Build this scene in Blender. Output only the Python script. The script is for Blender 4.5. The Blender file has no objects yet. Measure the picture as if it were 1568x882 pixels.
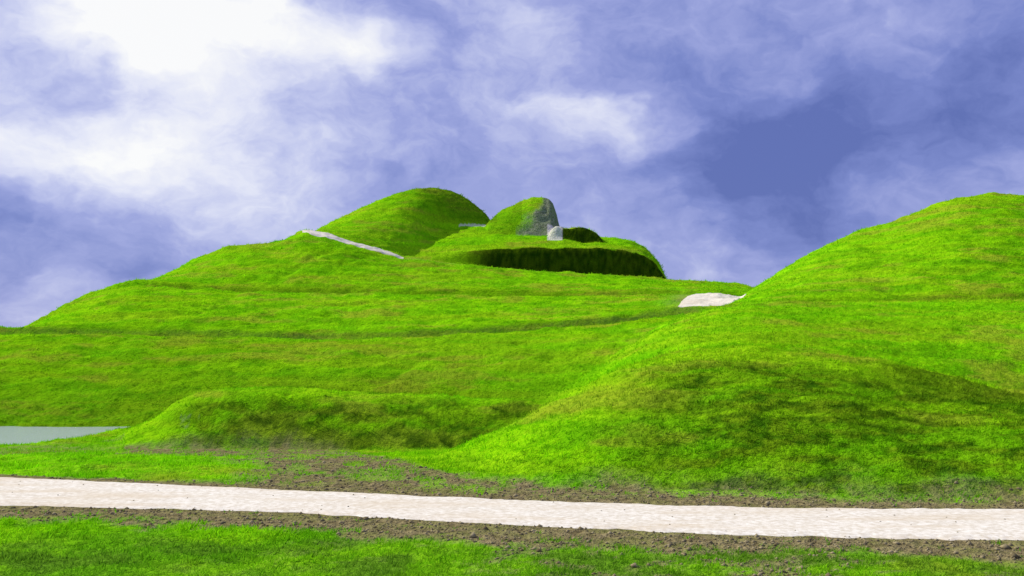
import bpy, math, numpy as np
from mathutils import Vector
rng=np.random.default_rng(7)
F=1506.0; HZ=530.0; EYE=3.0
scene=bpy.context.scene

# ------------------------------------------------------------------ noise
def vnoise(x,y,seed=0):
    xi=np.floor(x).astype(np.int64); yi=np.floor(y).astype(np.int64)
    fx=x-xi; fy=y-yi
    fx=fx*fx*(3-2*fx); fy=fy*fy*(3-2*fy)
    def h(a,b):
        n=(a*374761393+b*668265263+seed*1442695041)&0xffffffff
        n=((n^(n>>13))*1274126177)&0xffffffff
        n=n^(n>>16)
        return (n&0xffff)/65535.0
    return (h(xi,yi)*(1-fx)+h(xi+1,yi)*fx)*(1-fy)+(h(xi,yi+1)*(1-fx)+h(xi+1,yi+1)*fx)*fy
def fbm(x,y,o=4,seed=0):
    s=0;a=1;t=0
    for i in range(o):
        s=s+a*vnoise(x*2**i+13.7*i,y*2**i-7.1*i,seed+i); t+=a; a*=.55
    return s/t
def sst(a,b,x):
    t=np.clip((x-a)/(b-a),0,1); return t*t*(3-2*t)

# ------------------------------------------------------------------ landforms from image coordinates
# contour lines of every landform: (image pixel column, chosen distance, pixel row) -> metres
def ev(spec,U):
    if isinstance(spec,(int,float)): return np.full_like(U,float(spec))
    k=np.array([p[0] for p in spec],float); v=np.array([p[1] for p in spec],float)
    return np.interp(U,k,v)
def zc(V,y): return EYE+(HZ-V)*y/F
def layer(U,Y,cont,lim=None):
    out=np.full_like(Y,-50.0); py=pz=None
    for ys,kind,sp,ease in cont:
        cy=ev(ys,U); cz=ev(sp,U)
        if kind=='V': cz=zc(cz,cy)
        if py is not None:
            t=np.clip((Y-py)/np.maximum(cy-py,1e-3),0,1)
            if ease=='s': t=t*t*(3-2*t)
            elif ease=='c': t=np.sin(t*math.pi/2)
            elif ease=='h': t=.5*t+.5*np.sin(t*math.pi/2)
            m=(Y>=py)&(Y<=cy)
            out=np.where(m,pz+(cz-pz)*t,out)
        py,pz=cy,cz
    if lim: out=out-np.maximum(0,np.maximum(lim[0]-U,U-lim[1]))*.09
    return out
def smax(a,b,k):
    h=np.clip(.5+.5*(a-b)/k,0,1)
    return b*(1-h)+a*h+k*h*(1-h)

V1=[(-500,540),(-150,516),(0,510),(200,513),(400,517),(550,518),(700,513),(850,502),(960,491),(1050,480),(1150,474),(1300,490),(1568,520)]
V2=[(-500,570),(-150,540),(0,522),(40,506),(100,472),(160,447),(210,437),(300,443),(400,447),(600,451),(784,453),(900,453),(1000,452),(1100,450),(1200,470),(1568,520)]
V3=[(-500,600),(0,545),(100,505),(160,472),(210,442),(240,425),(300,396),(350,376),(400,372),(440,365),(465,361),(500,366),(560,384),(615,398),(700,404),(800,413),(900,419),(1000,425),(1100,432),(1150,438),(1200,452),(1300,480),(1568,520),(2100,600)]
V3b=[(-500,600),(0,545),(100,505),(160,476),(210,450),(240,433),(300,404),(350,384),(400,380),(440,366),(460,353),(470,351),(500,356),(560,374),(615,390),(660,399),(700,406),(800,416),(900,422),(1000,428),(1100,436),(1150,442),(1200,456),(1300,490),(1568,520),(2100,600)]
YF=[(500,24.5),(625,24.2),(700,21.9),(850,20.8),(1000,20.4),(1176,19.9),(1350,19.3),(1568,19.0),(2000,19)]
VB=[(560,760),(625,718),(700,690),(800,643),(850,616),(900,588),(950,563),(1000,546),(1050,536),(1150,529),(1250,537),(1350,552),(1450,573),(1568,600),(1700,640),(2000,720)]
VG=[(600,760),(800,690),(900,640),(1000,578),(1050,554),(1150,550),(1250,568),(1350,592),(1450,618),(1568,650),(1900,680)]
def sh(V,d): return [(k,v+d) for k,v in V]

def height(X,Yw):
    Y=np.maximum(Yw,.5)
    a=np.clip(X/Y,-1.1,1.1); a=np.where(Yw<=.5,1.1*np.sign(X+1e-9),a)
    U=784+a*F
    base=-1.2*sst(22,42,Y)+0.35*(fbm(X*.06,Y*.06,3,5)-.5)*sst(22,30,Y)
    basin=sst(-19.5,-24,X+1.2*(fbm(X*.3,Y*.3,2,9)-.5))*sst(42.5,46.5,Y+.10*(X+30))*sst(75,60,Y)
    base=base-1.3*basin
    D=layer(U,Y,[(52,'Z',-4,''),(55,'Z',-1.75,'l'),(66,'V',[(-500,560),(-150,548),(0,546),(200,545),(550,548),(700,545),(850,530),(1050,500),(1300,510),(1568,540)],'l'),
        (71.6,'V',sh(V1,1),'h'),(73.9,'V',sh(V1,6),'l'),(75.6,'V',sh(V1,-10),'s'),
        (89,'V',V2,'h'),(91.0,'V',sh(V2,5),'l'),(92.5,'V',sh(V2,-8),'s'),
        (104,'V',V3,'l'),(107.5,'V',V3b,'l'),(132,'V',sh(V3b,12),'l'),(185,'Z',-3,'s')])
    FACE=layer(U,Y,[(106.5,'Z',5,''),(108.3,'V',sh(V3b,7),'l'),
        (109.6,'V',[(600,400),(640,394),(680,389),(740,383),(800,380),(860,379),(920,380),(960,384),(985,391),(1003,403),(1018,424),(1030,450)],'h'),
        (122,'V',[(580,430),(620,380),(680,346),(740,344),(800,349),(860,352),(900,361),(940,364),(970,370),(990,380),(1008,400),(1020,425),(1030,455)],'h'),
        (132,'V',[(580,440),(620,400),(680,350),(740,350),(860,360),(940,371),(970,378),(990,390),(1010,415),(1020,440),(1030,465)],'l'),
        (150,'Z',3,'s')],(585,1024))
    HAIR=layer(U,Y,[([(480,106),(615,107),(650,112),(680,118),(740,120)],'Z',0,''),
        ([(480,107.5),(560,108),(600,109),(640,112),(680,118),(740,121)],'V',[(470,358),(500,356),(560,374),(600,384),(630,381),(655,368),(680,352),(740,348),(760,360)],'l'),
        (126,'V',[(470,372),(490,354),(500,349),(530,333),(560,318),(600,300),(625,292),(645,288),(670,288),(690,292),(705,299),(722,310),(738,322),(748,334),(760,358),(775,400)],'c'),
        (133,'V',[(470,390),(500,360),(560,330),(600,312),(640,300),(670,300),(700,310),(740,335),(760,370),(775,420)],'s'),
        (152,'Z',3,'s')],(484,762))
    NOSE=layer(U,Y,[(114.5,'Z',0,''),(115,'V',360,'l'),
        (121.5,'V',[(735,375),(748,338),(760,327),(780,315),(800,306),(815,301),(832,301),(842,305),(850,319),(855,338),(862,375)],'h'),
        (126,'V',[(735,385),(760,337),(780,325),(815,312),(832,312),(850,330),(862,385)],'s'),(134,'Z',10,'s')],(742,858))
    LIP=layer(U,Y,[(113.6,'Z',0,''),(113.7,'V',366,'l'),
        (114.6,'V',[(836,380),(841,358),(846,349),(852,345),(857,348),(864,351),(880,348),(900,350),(914,356),(921,364),(928,380)],'c'),
        (118,'V',[(838,386),(846,353),(880,350),(905,354),(921,370),(928,386)],'s'),(121,'Z',10,'s')],(839,925))
    Fh=layer(U,Y,[(24,'Z',-6,''),(36,'V',VG,'h'),
        (58,'V',[(600,760),(700,700),(800,640),(900,573),(960,532),(1000,507),(1050,484),(1100,471),(1150,464),(1300,462),(1568,459),(2100,480)],'h'),
        (60.4,'V',[(600,765),(800,645),(900,578),(1000,510),(1050,486),(1100,474),(1150,469),(1300,467),(1568,465),(2100,484)],'l'),
        (61.1,'V',[(600,765),(800,645),(900,578),(1000,510),(1050,485),(1100,472),(1150,460),(1300,455),(1568,451),(2100,480)],'l'),
        (86,'V',[(600,700),(900,560),(1000,500),(1100,480),(1130,464),(1150,443),(1200,411),(1250,382),(1310,353),(1350,345),(1410,320),(1470,301),(1520,295),(1568,297),(1700,310),(2000,380),(2400,520)],'l'),
        (92,'V',[(600,710),(900,570),(1000,510),(1100,490),(1130,480),(1200,425),(1310,370),(1410,335),(1520,310),(1700,325),(2000,390),(2400,530)],'s'),
        (125,'Z',-4,'s')])
    C=layer(U,Y,[(39.0,'Z',-2.2,''),(39.4,'Z',-1.05,'l'),(43,'V',[(100,720),(150,694),(175,675),(240,638),(270,615),(300,602),(340,596),(400,593),(500,597),(600,602),(700,607),(800,611),(850,616),(950,630),(1100,680)],'c'),
        (45,'V',[(100,720),(175,672),(240,640),(300,606),(400,599),(600,607),(800,615),(950,640),(1100,680)],'l'),(50,'Z',-2.0,'s')])
    B=layer(U,Y,[([(k,v-.5) for k,v in YF],'Z',-.8,''),(YF,'Z',-.03,'l'),
        ([(560,25.2),(700,25),(1000,24.6),(1568,22.6)],'V',[(560,750),(625,722),(700,712),(800,678),(900,642),(1000,615),(1150,602),(1300,612),(1380,630),(1450,637),(1568,641),(2000,700)],'h'),
        ([(560,25.8),(700,25.7),(1000,25.3),(1568,24.4)],'V',[(560,750),(625,720),(700,705),(800,670),(900,632),(1000,606),(1150,594),(1300,606),(1380,627),(1450,635),(1568,639),(2000,700)],'l'),
        ([(560,27),(700,28),(1000,31),(1568,29)],'V',VB,'h'),
        (35.5,'Z',[(560,-2),(1000,.5),(1150,.9),(1568,-1)],'s'),(42,'Z',-3,'s')])
    z=smax(base,C,.12); z=smax(z,D,.35); z=smax(z,Fh,.5)
    for L in (FACE,HAIR,NOSE,LIP): z=np.maximum(z,L)
    isB=B-z
    z=smax(z,B,.12)
    fade=sst(1.1,.85,np.abs(a))*(Yw>.5)
    far=-1.2*sst(22,42,np.hypot(X,Yw))
    z=z*fade+far*(1-fade)
    return z,U,Y,isB

th_f=np.linspace(-33,33,900); th_b=np.concatenate([np.linspace(33,180,70)[1:],np.linspace(-180,-33,70)[1:-1]])
TH=np.sort(np.radians(np.concatenate([th_f,th_b])))
R=np.concatenate([np.geomspace(.5,9,18)[:-1],np.geomspace(9,17,110)[:-1],np.geomspace(17,60,380)[:-1],np.geomspace(60,140,400)[:-1],np.geomspace(140,6000,50)])
RR,TT=np.meshgrid(R,TH,indexing='ij')
GX=RR*np.sin(TT); GY=RR*np.cos(TT)
Z,UU,YY,ISB=height(GX,GY)
Zp=Z.copy(); Zp[1:-1]=(Z[:-2]+2*Z[1:-1]+Z[2:])/4; Z=Zp
for _ in range(2): Z=(np.roll(Z,1,1)+2*Z+np.roll(Z,-1,1))/4
i0,i1=np.searchsorted(R,[104,190])
hm=(sst(108,111,YY)*sst(150,130,YY)*sst(480,540,UU)*sst(735,700,UU))[i0:i1]
Zs=Z[i0:i1]
for _ in range(60):
    Zn=(np.roll(Zs,1,1)+np.roll(Zs,-1,1))/2; Zs=Zs*(1-.6*hm)+Zn*.6*hm
Z[i0:i1]=Zs

PF=[(-900,33),(-400,26),(0,22.6),(400,20.7),(784,19.2),(1176,18.25),(1568,18.1),(2400,18.4)]
PN=[(-900,27),(-400,21.5),(0,18.45),(392,17.85),(784,16.45),(1100,15.6),(1568,15.1),(2400,15)]
FM=[(480,41),(540,37),(580,32),(620,27),(660,24.2),(700,22.6),(850,20.9),(1000,20.5),(1176,20),(1350,19.4),(1568,19.1)]
def masks(X,Y,U,z,isB):
    n1=fbm(X*.9,Y*.9,4,21); n2=fbm(X*.25,Y*.25,3,31); nf=fbm(X*3.5,Y*3.5,3,41)
    pf=ev(PF,U); pn=ev(PN,U); fm=ev(FM,U)
    near=sst(-2.1,-1.0,Y-pn+(n1-.5)*2.2+(nf-.5)*.8)*(Y<pn+.6)
    near=np.maximum(near, sst(.46,.62,n1*.6+nf*.4)*(Y<pn)*sst(100,1100,U)*.8)
    far=(Y>pf-.6)*sst(40.0,39.0,Y+(n1-.5)*1.0)*sst(1.0,-.4,(Y-fm)/(1+.12*np.maximum(0,fm-22))+(n1-.5)*1.6)
    thin=1-.42*sst(.45,.62,fbm(X*1.7,Y*.9,4,36))*sst(pf+.2,pf+1.6,Y)
    far=far*thin
    g=sst(430,330,U+(n1-.5)*90+np.abs(Y-25.5)*10)*sst(.25,.7,Y-pf+(n1-.5)*.6)*sst(32.5,30.5,Y+(n1-.5)*3)
    far=far*(1-.95*g)
    far=np.where((Y>34)&(U<190),np.maximum(far*.5,.5*sst(.45,.6,n2)*(Y<44)),far)
    dirt=np.maximum(near,far)
    dirt=np.where((Y>pn-.2)&(Y<pf+.2),1,dirt)
    l1=np.exp(-((Y-74.8)/.5)**2)*sst(1080,1000,U)*(Y>60)*.12
    l4=np.exp(-((Y-105.5)/1.2)**2)*sst(600,640,U)*sst(1050,900,U)*.3
    patch=np.exp(-(((U-1050)/28)**2+((Y-82)/6)**2))*.8
    dirt=np.maximum.reduce([dirt,l1*(.5+n2),l4*(.5+n2),patch*(.4+n1)])
    Vp=HZ-(z-EYE)*F/np.maximum(Y,1)
    rock=((U>790)&(U<862)&(Y>114.8)&(Y<122.4))*1.0
    rock*=sst(-4,16,(U-797)-(342-Vp)*.76+(n1-.5)*30)*.9
    rock=np.maximum(rock,.4*(U>272)*(U<306)*(Y>37)*(Y<42.3)*sst(.5,.62,nf)*(np.abs(Vp-645)<8))
    pale=((U>838)&(U<861)&(Y>113)&(Y<116.5))*.85
    pale=np.maximum(pale,((U>702)&(U<743)&(Vp<347)&(Vp>343)&(Y>116)&(Y<124))*.7)
    wall=((Y>106.9)&(Y<109.75)&(U<1030))*sst(690,760,U+(n1-.5)*20)  # shade painted onto the steep wall under the face
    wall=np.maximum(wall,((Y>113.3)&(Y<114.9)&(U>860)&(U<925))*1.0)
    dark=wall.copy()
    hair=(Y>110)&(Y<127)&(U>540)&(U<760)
    dark=np.maximum(dark,hair*sst(560,710,U+(Vp-300)*-1.0+(n1-.5)*120)*sst(348,338,Vp+(n1-.5)*14)*.75)  # shaded right part of the head mound, painted dark
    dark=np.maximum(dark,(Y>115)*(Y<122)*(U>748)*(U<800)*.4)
    bk=np.exp(-((Y-74.8)/1.0)**2)*sst(1090,1020,U)*sst(56,60,Y)*(.62+.9*(n2-.5)+.6*(n1-.5))  # terrace ledge shade painted as dark lines along the banks
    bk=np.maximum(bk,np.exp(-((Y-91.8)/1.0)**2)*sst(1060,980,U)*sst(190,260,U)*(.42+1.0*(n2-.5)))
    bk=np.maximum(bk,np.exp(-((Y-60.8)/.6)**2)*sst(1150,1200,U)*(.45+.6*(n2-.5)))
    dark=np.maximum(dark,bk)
    low=(isB<-.3)*(Y>50)*(Y<73)*sst(1000,760,U)*(.12+.36*sst(66,57,Y)+.12*sst(.4,.6,n2))  # form shading of the lower slope painted into the grass
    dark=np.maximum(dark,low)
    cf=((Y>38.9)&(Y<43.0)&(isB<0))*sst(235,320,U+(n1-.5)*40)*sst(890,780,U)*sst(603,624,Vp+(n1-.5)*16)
    dark=np.maximum(dark,cf*(.30+.6*sst(.38,.62,fbm(X*1.5,z*3.5,4,37))))  # front of the middle mound painted as shaded, with mottling
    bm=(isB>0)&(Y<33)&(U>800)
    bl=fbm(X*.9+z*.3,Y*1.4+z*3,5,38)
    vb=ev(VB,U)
    dark=np.maximum(dark,bm*sst(860,1080,U)*sst(vb+8,vb+45,Vp+(n2-.5)*30)*(.34+.58*sst(.40,.60,bl)))  # shadow tone painted on the front mound, mixed with grass mottling
    dark=np.maximum(dark,bm*sst(1260,1420,U)*sst(34,14,np.abs(Vp-vb-20))*(.7+.6*(bl-.3))*(Vp>vb+2))  # shadowed edge below the right crest, painted in
    return np.clip(dirt,0,1),np.clip(rock,0,1),np.clip(dark,0,1),np.clip(pale,0,1),wall
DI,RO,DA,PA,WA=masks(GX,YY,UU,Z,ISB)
grassy=1-np.clip(DI+RO+PA,0,1)
onpath=((YY>ev(PN,UU)-.1)&(YY<ev(PF,UU)+.1)&(np.abs(TT)<1.2))
rel=grassy*( .10*(fbm(GX*1.6,GY*1.6,3,51)-.5) + .06*(fbm(GX*5,GY*5,2,61)-.5) )
rel+=sst(17,24,YY)*grassy*.28*(fbm(GX*.7,GY*.7+Z,4,73)-.5)
rel+=sst(30,70,YY)*grassy*( .34*(fbm(GX*.45,GY*.45,3,71)-.5) + .18*(fbm(GX*.5,Z*4,2,76)-.5))
# faint drainage runnels running obliquely down the main hill
for x0,y0,dx,dp in ((-14,81,.55,.13),(-21,97,.5,.15),(-17,98,.5,.12),(-9,61,.7,.13)):
    dd=(GX-x0)-(GY-y0)*dx+.8*(fbm(GX*.3,GY*.3,2,201)-.5)
    rel-=dp*np.exp(-(dd/.6)**2)*sst(8,2,np.abs(GY-y0))*(GY>56)
rel+=DI*(~onpath)*.06*(fbm(GX*6,GY*6,3,81)-.5)
rel+=RO*.9*(fbm(GX*1.0,Z*1.0,3,91)-.5)
rel=np.where(RR>300,0,rel)

# ---- vegetation colour (species / vigour patches, plus shade painted into the tint)
def L3(c0,c1,t): return c0*(1-t[...,None])+c1*t[...,None]
c=lambda *v: np.array(v)
mid=sst(.3,.7,fbm(GX*.7,GY*.7+Z,4,101)); big=sst(.35,.65,fbm(GX*.11,GY*.11,3,111))
band=sst(.42,.68,fbm(GX*.10+GY*.05,Z*1.6+GY*.12,4,121)); fine=sst(.3,.72,fbm(GX*3.2,GY*3.2+Z*3,3,131))
hf=fbm(GX*.35,Z*7+GY*.5,3,151)
TI=L3(c(.14,.43,.003),c(.265,.62,.004),mid)
TI=L3(TI,c(.20,.60,.004),big*.45)
TI=L3(TI,c(.35,.53,.010),band*.42)
TI=L3(TI,c(.38,.35,.03),sst(.54,.72,fbm(GX*.3,Z*1.5+GY*.3,5,141))*.5)
TI=L3(TI,c(.08,.28,.003),fine*.28)
TI*= (1+.4*(hf-.5)*sst(34,60,YY))[...,None]
TI=L3(TI,c(.11,.25,.015),sst(17,14,YY)*(.40+.5*sst(.4,.6,fbm(GX*1.1,GY*1.6,4,161))))
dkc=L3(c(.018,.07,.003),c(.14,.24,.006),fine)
TI=L3(TI,dkc,DA*.9)  # blends the painted shade into the grass colour
TI*=(1-.6*WA)[...,None]  # deepens the shade painted on the wall
Z=Z+rel
nr,nt=Z.shape

def mkmesh(name,co,faces,attrs={},smooth=True):
    me=bpy.data.meshes.new(name)
    k=faces.shape[1]
    me.vertices.add(len(co)); me.vertices.foreach_set('co',co.astype(np.float32).ravel())
    me.loops.add(faces.size); me.loops.foreach_set('vertex_index',faces.astype(np.int32).ravel())
    me.polygons.add(len(faces)); me.polygons.foreach_set('loop_start',np.arange(0,faces.size,k,dtype=np.int32))
    me.update(calc_edges=True)
    if smooth: me.polygons.foreach_set('use_smooth',np.ones(len(faces),bool))
    for kx,v in attrs.items():
        ca=me.attributes.new(kx,'FLOAT_COLOR','POINT'); ca.data.foreach_set('color',v.astype(np.float32).ravel())
    ob=bpy.data.objects.new(name,me); scene.collection.objects.link(ob)
    return ob
idx=np.arange(nr*nt).reshape(nr,nt)
faces=np.stack([idx[:-1,:-1].ravel(),idx[1:,:-1].ravel(),idx[1:,1:].ravel(),idx[:-1,1:].ravel()],1)
# close the ring behind the viewpoint and the small hub
wrap=np.stack([idx[:-1,-1],idx[1:,-1],idx[1:,0],idx[:-1,0]],1)
faces=np.concatenate([faces,wrap])
co=np.stack([GX.ravel(),GY.ravel(),Z.ravel()],1)
one=np.ones(nr*nt)
att=np.stack([DI.ravel(),RO.ravel(),PA.ravel(),one],1)
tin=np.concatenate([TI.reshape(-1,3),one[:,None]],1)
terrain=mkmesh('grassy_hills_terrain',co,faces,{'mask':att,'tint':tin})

LR=np.log(R)
def sample(x,y,G=None):
    G=Z if G is None else G
    r=np.hypot(x,y); t=np.arctan2(x,y)
    fi=np.clip(np.interp(np.log(r),LR,np.arange(nr)),0,nr-1.001); fj=np.clip(np.interp(t,TH,np.arange(nt)),0,nt-1.001)
    i=fi.astype(int); j=fj.astype(int); u=fi-i; v=fj-j
    if G.ndim==3: u=u[...,None]; v=v[...,None]
    return (G[i,j]*(1-u)+G[i+1,j]*u)*(1-v)+(G[i,j+1]*(1-u)+G[i+1,j+1]*u)*v

# ------------------------------------------------------------------ materials
def lin(r,g,b):
    f=lambda c:(c/255/12.92 if c/255<=.04045 else ((c/255+.055)/1.055)**2.4)
    return (f(r),f(g),f(b),1)
class NT:
    def __init__(s,tree): s.t=tree; s.t.nodes.clear()
    def n(s,typ,**kw):
        nd=s.t.nodes.new(typ)
        for k,v in kw.items(): setattr(nd,k,v)
        return nd
    def l(s,a,b): s.t.links.new(a,b)
    def math(s,op,a,b=None,clamp=False):
        nd=s.n('ShaderNodeMath',operation=op,use_clamp=clamp)
        for i,v in enumerate((a,b)):
            if v is None: continue
            if isinstance(v,(int,float)): nd.inputs[i].default_value=v
            else: s.l(v,nd.inputs[i])
        return nd.outputs[0]
    def mix(s,f,a,b,bt='MIX'):
        nd=s.n('ShaderNodeMix',data_type='RGBA',blend_type=bt)
        for i,v in ((0,f),(6,a),(7,b)):
            if isinstance(v,(int,float,tuple)): nd.inputs[i].default_value=v
            else: s.l(v,nd.inputs[i])
        return nd.outputs[2]
    def noise(s,vec,scale,detail=4,rough=.6,dist=0):
        nd=s.n('ShaderNodeTexNoise'); nd.inputs['Scale'].default_value=scale; nd.inputs['Detail'].default_value=detail
        nd.inputs['Roughness'].default_value=rough; nd.inputs['Distortion'].default_value=dist
        s.l(vec,nd.inputs['Vector']); return nd.outputs[0]
    def mr(s,v,a,b,c=0,d=1):
        nd=s.n('ShaderNodeMapRange',interpolation_type='SMOOTHSTEP')
        s.l(v,nd.inputs[0])
        for i,x in zip((1,2,3,4),(a,b,c,d)): nd.inputs[i].default_value=x
        return nd.outputs[0]
    def vm(s,v,sc):
        nd=s.n('ShaderNodeVectorMath',operation='MULTIPLY'); s.l(v,nd.inputs[0]); nd.inputs[1].default_value=sc; return nd.outputs[0]
m=bpy.data.materials.new('grass_and_soil'); m.use_nodes=True; T=NT(m.node_tree)
pos=T.n('ShaderNodeNewGeometry').outputs['Position']
at=T.n('ShaderNodeAttribute',attribute_name='mask'); sep=T.n('ShaderNodeSeparateColor'); T.l(at.outputs['Color'],sep.inputs[0])
dirt,rock,pale=sep.outputs
g0=T.n('ShaderNodeAttribute',attribute_name='tint').outputs['Color']
nz=T.noise(pos,4.5,4,.7); fine=T.mr(nz,.3,.7)
g=T.mix(T.mr(nz,.42,.75,0,.5),g0,T.mix(1.0,g0,(.38,.46,.6,1),'MULTIPLY'))
d=T.mix(fine,(.11,.09,.04,1),(.30,.255,.125,1))
d=T.mix(T.mr(T.noise(pos,1.3,3,.6),.4,.65,0,.5),d,(.19,.22,.05,1))
g=T.mix(dirt,g,d)
g=T.mix(rock,g,T.mix(fine,(.06,.07,.045,1),(.27,.28,.21,1)))
g=T.mix(pale,g,T.mix(fine,(.5,.47,.4,1),(.8,.77,.7,1)))
p=T.n('ShaderNodeBsdfDiffuse'); T.l(g,p.inputs[0])
b=T.n('ShaderNodeBump'); b.inputs['Strength'].default_value=.9; b.inputs['Distance'].default_value=.2
T.l(nz,b.inputs['Height']); T.l(b.outputs[0],p.inputs['Normal'])
T.l(p.outputs[0],T.n('ShaderNodeOutputMaterial').inputs[0]); terrain.data.materials.append(m)

PM=bpy.data.materials.new('crushed_limestone'); PM.use_nodes=True; T=NT(PM.node_tree)
pos=T.n('ShaderNodeNewGeometry').outputs['Position']
cc=T.mix(T.mr(T.noise(pos,9,4,.75),.3,.7),(.56,.51,.39,1),(.82,.80,.69,1))
cc=T.mix(T.mr(T.noise(T.vm(pos,(.25,1.3,1)),1.2,4,.6),.42,.7,0,.55),cc,(.58,.49,.33,1))
p=T.n('ShaderNodeBsdfDiffuse'); T.l(cc,p.inputs[0])
T.l(p.outputs[0],T.n('ShaderNodeOutputMaterial').inputs[0])
def ribbon(name,us,yn,yf,m,lift,jit):
    n=len(us); s=np.linspace(0,1,m)
    x0=(us-784)/F
    jn=jit*(fbm(us*.02,us*0,3,3)-.5)*2+jit*.3*(fbm(us*.09,us*0,2,4)-.5)*2; jf=jit*(fbm(us*.02,us*0+9,3,8)-.5)*2+jit*.3*(fbm(us*.09,us*0+5,2,6)-.5)*2
    Yp=(yn+jn)[:,None]*(1-s)+(yf+jf)[:,None]*s
    Xp=x0[:,None]*Yp
    Zp=sample(Xp,Yp)+lift*np.minimum(1,np.sin(s*math.pi)*3)[None]-.015*(np.sin(s*math.pi)<.01)[None]
    Zp+=lift*.3*(fbm(Xp*2,Yp*2,3,14)-.5)*np.sin(s*math.pi)
    id_=np.arange(n*m).reshape(n,m)
    f=np.stack([id_[:-1,:-1].ravel(),id_[1:,:-1].ravel(),id_[1:,1:].ravel(),id_[:-1,1:].ravel()],1)
    ob=mkmesh(name,np.stack([Xp.ravel(),Yp.ravel(),Zp.ravel()],1),f); ob.data.materials.append(PM); return ob
us=np.linspace(-500,2100,1500)
ribbon('gravel_path',us,ev(PN,us),ev(PF,us),40,.028,.13)
us=np.linspace(463,618,160)
ribbon('gravel_path',us,ev([(463,106.6),(476,104.6),(560,104.9),(618,105.4)],us),ev([(463,107.3),(480,107.4),(600,107.0),(618,106.0)],us),10,.06,.12)
us=np.linspace(1038,1146,140)
ribbon('gravel_path',us,ev([(1038,75.9),(1045,75.6),(1122,75.6),(1146,88)],us),ev([(1038,76.2),(1054,85),(1066,88),(1146,88.8)],us),30,.07,.2)

# ------------------------------------------------------------------ water
me=bpy.data.meshes.new('lake_water'); me.from_pydata([(x,y,-1.55) for x,y in [(-75,40),(-15,42),(-15,60),(-75,64)]],[],[(0,1,2,3)]); w=bpy.data.objects.new('lake_water',me); scene.collection.objects.link(w)
m=bpy.data.materials.new('water'); m.use_nodes=True; T=NT(m.node_tree)
p=T.n('ShaderNodeBsdfPrincipled'); p.inputs['Base Color'].default_value=(.33,.42,.34,1); p.inputs['Roughness'].default_value=.22
pos=T.n('ShaderNodeNewGeometry').outputs['Position']; b=T.n('ShaderNodeBump'); b.inputs['Strength'].default_value=.8; b.inputs['Distance'].default_value=.1
T.l(T.noise(T.vm(pos,(1,3,1)),3,4,.6),b.inputs['Height']); T.l(b.outputs[0],p.inputs['Normal']); T.l(p.outputs[0],T.n('ShaderNodeOutputMaterial').inputs[0]); w.data.materials.append(m)

# ------------------------------------------------------------------ grass tufts
N=150000
t=np.radians(rng.uniform(-31,31,N)); r=np.exp(rng.uniform(math.log(10),math.log(128),N))
x=r*np.sin(t); y=r*np.cos(t)
d=sample(x,y,DI); ro=sample(x,y,RO)+sample(x,y,PA)
U=784+F*x/y
zz=sample(x,y)
inpath=(y>ev(PN,U)-.15)&(y<ev(PF,U)+.15)
keep=(rng.random(N)>np.clip(d*1.05,0,1)-.02)&(ro<.45)&(~inpath)&(zz>-1.5)
keep&=~((U>1036)&(U<1146)&(y>74)&(y<89.5))&~((U>460)&(U<620)&(y>104)&(y<107.6))
x,y,zz,r=x[keep],y[keep],zz[keep],r[keep]; n=len(x)
tc=sample(x,y,TI)
K=5
hgt=(.042+.0009*r)*(.4+1.1*rng.random(n))*(.5+fbm(x*1.3,y*1.3,3,99))
ang=rng.uniform(0,2*math.pi,(n,K)); off=rng.uniform(0,1,(n,K))*(hgt*.9)[:,None]
bx=x[:,None]+np.cos(ang)*off; by=y[:,None]+np.sin(ang)*off; bz=zz[:,None]-.01*np.ones((1,K))
hh=hgt[:,None]*rng.uniform(.6,1.2,(n,K)); wd=hh*rng.uniform(.10,.2,(n,K))
fa=rng.uniform(0,math.pi,(n,K)); lx=np.cos(ang)*hh*.6+hh*.2; ly=np.sin(ang)*hh*.6
P=np.empty((n,K,3,3))
P[...,0,0]=bx-np.cos(fa)*wd; P[...,0,1]=by-np.sin(fa)*wd; P[...,0,2]=bz
P[...,1,0]=bx+np.cos(fa)*wd; P[...,1,1]=by+np.sin(fa)*wd; P[...,1,2]=bz
P[...,2,0]=bx+lx; P[...,2,1]=by+ly; P[...,2,2]=bz+hh
tot=n*K*3
at=np.ones((n,K,3,4)); at[...,:3]=tc[:,None,None,:]*rng.uniform(.8,1.35,(n,K,1,1))*(1+.25*(rng.random((n,K,1,1))>.85))
at=np.clip(at,0,.95); at[...,3]=1
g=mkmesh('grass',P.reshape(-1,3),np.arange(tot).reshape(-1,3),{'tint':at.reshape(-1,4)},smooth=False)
m=bpy.data.materials.new('grass_blades'); m.use_nodes=True; T=NT(m.node_tree)
col=T.n('ShaderNodeAttribute',attribute_name='tint').outputs['Color']
df=T.n('ShaderNodeBsdfDiffuse'); tl=T.n('ShaderNodeBsdfTranslucent'); mx=T.n('ShaderNodeMixShader'); mx.inputs[0].default_value=.45
T.l(col,df.inputs[0]); T.l(col,tl.inputs[0]); T.l(df.outputs[0],mx.inputs[1]); T.l(tl.outputs[0],mx.inputs[2]); T.l(mx.outputs[0],T.n('ShaderNodeOutputMaterial').inputs[0])
g.data.materials.append(m)

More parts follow.
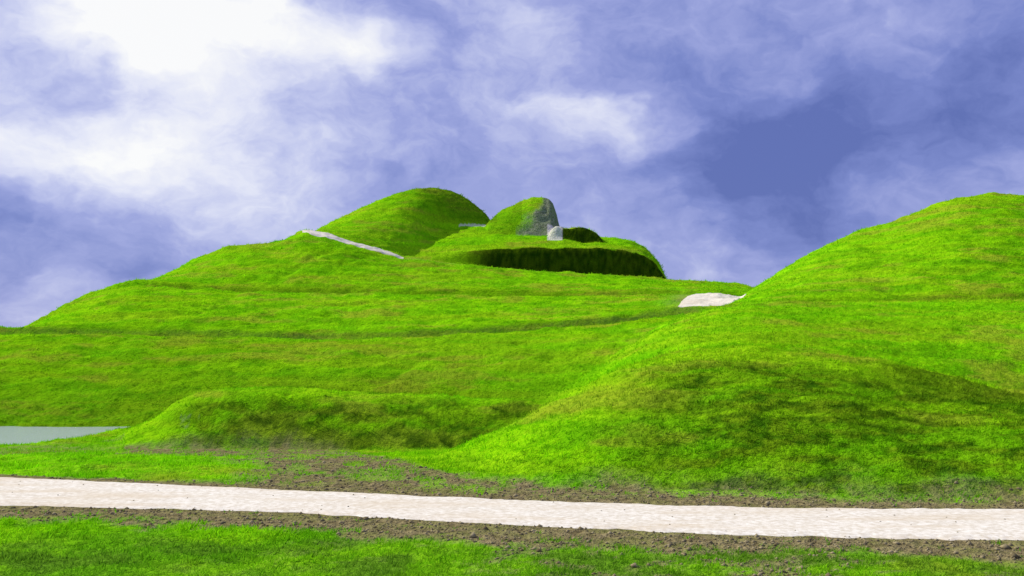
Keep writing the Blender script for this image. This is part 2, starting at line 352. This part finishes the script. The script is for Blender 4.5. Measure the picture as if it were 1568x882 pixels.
# ------------------------------------------------------------------ soil clods and stones
N=30000
t=np.radians(rng.uniform(-31,31,N)); r=np.exp(rng.uniform(math.log(10.5),math.log(40),N)); x=r*np.sin(t); y=r*np.cos(t); U=784+F*x/y
d=sample(x,y,DI); inp=(y>ev(PN,U)+.05)&(y<ev(PF,U)-.05)
keep=(d>.45)&(~inp|(rng.random(N)<.02)); x,y,r,inp=x[keep],y[keep],r[keep],inp[keep]; z=sample(x,y); n=len(x)
s=rng.gamma(2.0,.008,n)+.006; s=np.minimum(s,.08); s=np.where(inp,np.minimum(s,.02),s); z=z+.025*inp
octv=np.array([[1,0,0],[0,1,0],[-1,0,0],[0,-1,0],[0,0,1],[0,0,-1.]]); octf=np.array([[0,1,4],[1,2,4],[2,3,4],[3,0,4],[1,0,5],[2,1,5],[3,2,5],[0,3,5]])
Vv=octv[None]*s[:,None,None]*rng.uniform(.6,1.3,(n,6,1)); Vv[...,2]*=.7
ca=rng.uniform(0,6.28,n); cx=Vv[...,0]*np.cos(ca)[:,None]-Vv[...,1]*np.sin(ca)[:,None]; cy=Vv[...,0]*np.sin(ca)[:,None]+Vv[...,1]*np.cos(ca)[:,None]
Vv=np.stack([cx+x[:,None],cy+y[:,None],Vv[...,2]+z[:,None]+.005],-1)
cl=mkmesh('soil_clods',Vv.reshape(-1,3),(octf[None]+6*np.arange(n)[:,None,None]).reshape(-1,3),smooth=False)
m=bpy.data.materials.new('soil'); m.use_nodes=True; T=NT(m.node_tree); pos=T.n('ShaderNodeNewGeometry').outputs['Position']
p=T.n('ShaderNodeBsdfDiffuse')
T.l(T.mix(T.mr(T.noise(pos,4,3,.6),.35,.65),(.12,.098,.05,1),(.33,.285,.16,1)),p.inputs[0]); T.l(p.outputs[0],T.n('ShaderNodeOutputMaterial').inputs[0]); cl.data.materials.append(m)

# ------------------------------------------------------------------ sun and sky
EL=39; AZ=-66
sd=(math.cos(math.radians(EL))*math.sin(math.radians(AZ)),math.cos(math.radians(EL))*math.cos(math.radians(AZ)),math.sin(math.radians(EL)))
L=bpy.data.lights.new('sun','SUN'); L.energy=5.0; L.angle=math.radians(.6); L.color=(1,.92,.77)
lo=bpy.data.objects.new('sun',L); lo.rotation_euler=Vector(sd).to_track_quat('Z','Y').to_euler(); lo.location=(-60,30,80); scene.collection.objects.link(lo)
W=bpy.data.worlds.new('World'); scene.world=W; W.use_nodes=True; T=NT(W.node_tree)
sky=T.n('ShaderNodeTexSky',sky_type='NISHITA'); sky.sun_disc=False; sky.sun_elevation=math.radians(EL); sky.sun_rotation=math.radians(AZ)
b1=T.n('ShaderNodeBackground'); T.l(sky.outputs[0],b1.inputs[0]); b1.inputs[1].default_value=.09
gen=T.n('ShaderNodeTexCoord').outputs['Generated']
def vadd(a,bv):
    nd=T.n('ShaderNodeVectorMath',operation='ADD'); T.l(a,nd.inputs[0]); T.l(bv,nd.inputs[1]); return nd.outputs[0]
def cnoise(sc,det,st,ro=.55,src=None):
    nd=T.n('ShaderNodeTexNoise'); nd.inputs['Scale'].default_value=sc; nd.inputs['Detail'].default_value=det; nd.inputs['Roughness'].default_value=ro
    T.l(T.vm(src or gen,st),nd.inputs['Vector']); return nd
wn=cnoise(3.6,4,(1,1,1.6),.55); wv=T.n('ShaderNodeVectorMath',operation='SUBTRACT'); T.l(wn.outputs['Color'],wv.inputs[0]); wv.inputs[1].default_value=(.5,.5,.5)
wn2=cnoise(12,4,(1,1,1.5),.55); wv2=T.n('ShaderNodeVectorMath',operation='SUBTRACT'); T.l(wn2.outputs['Color'],wv2.inputs[0]); wv2.inputs[1].default_value=(.5,.5,.5)
wd=vadd(vadd(gen,T.vm(wv.outputs[0],(.15,.15,.10))),T.vm(wv2.outputs[0],(.10,.10,.07)))
SQ=1.5
wds=T.vm(wd,(1,1,SQ))
blobs=[(110,10,250,.46),(310,70,190,.42),(480,80,90,.34),(585,90,70,.34),(60,235,130,.42),(240,290,170,.42),(480,260,150,.28),(960,175,80,.26),(850,225,120,.16),
(800,60,160,.06),(1450,70,100,.16),(1480,240,140,.08),(20,445,160,.18),(1070,385,120,.16),(1250,90,120,.05),
(110,125,105,-.50),(400,190,120,-.14),(1230,200,260,-.24),(1560,110,150,-.28),(1090,250,200,-.14),(60,365,200,-.30),(330,345,150,-.10),(700,60,90,-.05),(1250,260,200,-.14),(640,200,150,-.12),(1300,330,160,-.08)]
acc=None
for (u,v,rad,wt) in blobs:
    dv=Vector(((u-784)/F,1,(HZ-v)/F)).normalized()
    nd=T.n('ShaderNodeVectorMath',operation='DISTANCE'); T.l(wds,nd.inputs[0]); nd.inputs[1].default_value=(dv.x,dv.y,dv.z*SQ)
    q=T.mr(nd.outputs['Value'],0,1.6*rad/F,wt,0); acc=q if acc is None else T.math('ADD',acc,q)
f1=cnoise(6.5,6,(1,1,1.7),.58,wd); f2=cnoise(20,4,(1,1,1.6),.58,wd)
val=T.math('ADD',acc,.43)
val=T.math('ADD',val,T.math('MULTIPLY',T.math('SUBTRACT',f1.outputs[0],.5),.95))
val=T.math('ADD',val,T.math('MULTIPLY',T.math('SUBTRACT',f2.outputs[0],.5),.38))
cr=T.n('ShaderNodeValToRGB'); T.l(val,cr.inputs[0]); e=cr.color_ramp.elements
e[0].position=0; e[0].color=lin(96,112,182); e[1].position=1; e[1].color=lin(255,255,255)
for ps,cl_ in ((.22,lin(124,138,205)),(.42,lin(158,167,224)),(.6,lin(194,200,239)),(.78,lin(228,231,250))):
    k=e.new(ps); k.color=cl_
b2=T.n('ShaderNodeBackground'); T.l(cr.outputs[0],b2.inputs[0]); b2.inputs[1].default_value=1.0
mx=T.n('ShaderNodeMixShader'); mx.inputs[0].default_value=.93
T.l(b1.outputs[0],mx.inputs[1]); T.l(b2.outputs[0],mx.inputs[2]); T.l(mx.outputs[0],T.n('ShaderNodeOutputWorld').inputs[0])
W.cycles.sampling_method='MANUAL'; W.cycles.sample_map_resolution=512

# ------------------------------------------------------------------ camera
cam=bpy.data.cameras.new('camera'); co_=bpy.data.objects.new('camera',cam); scene.collection.objects.link(co_)
co_.location=(0,0,EYE); co_.rotation_euler=(math.radians(90),0,0)
cam.sensor_width=36; cam.lens=36*F/1568; cam.shift_y=(HZ-441)/1568; cam.clip_end=20000; cam.clip_start=.1
scene.camera=co_
scene.view_settings.view_transform='Standard'; scene.view_settings.look='None'; scene.view_settings.exposure=0
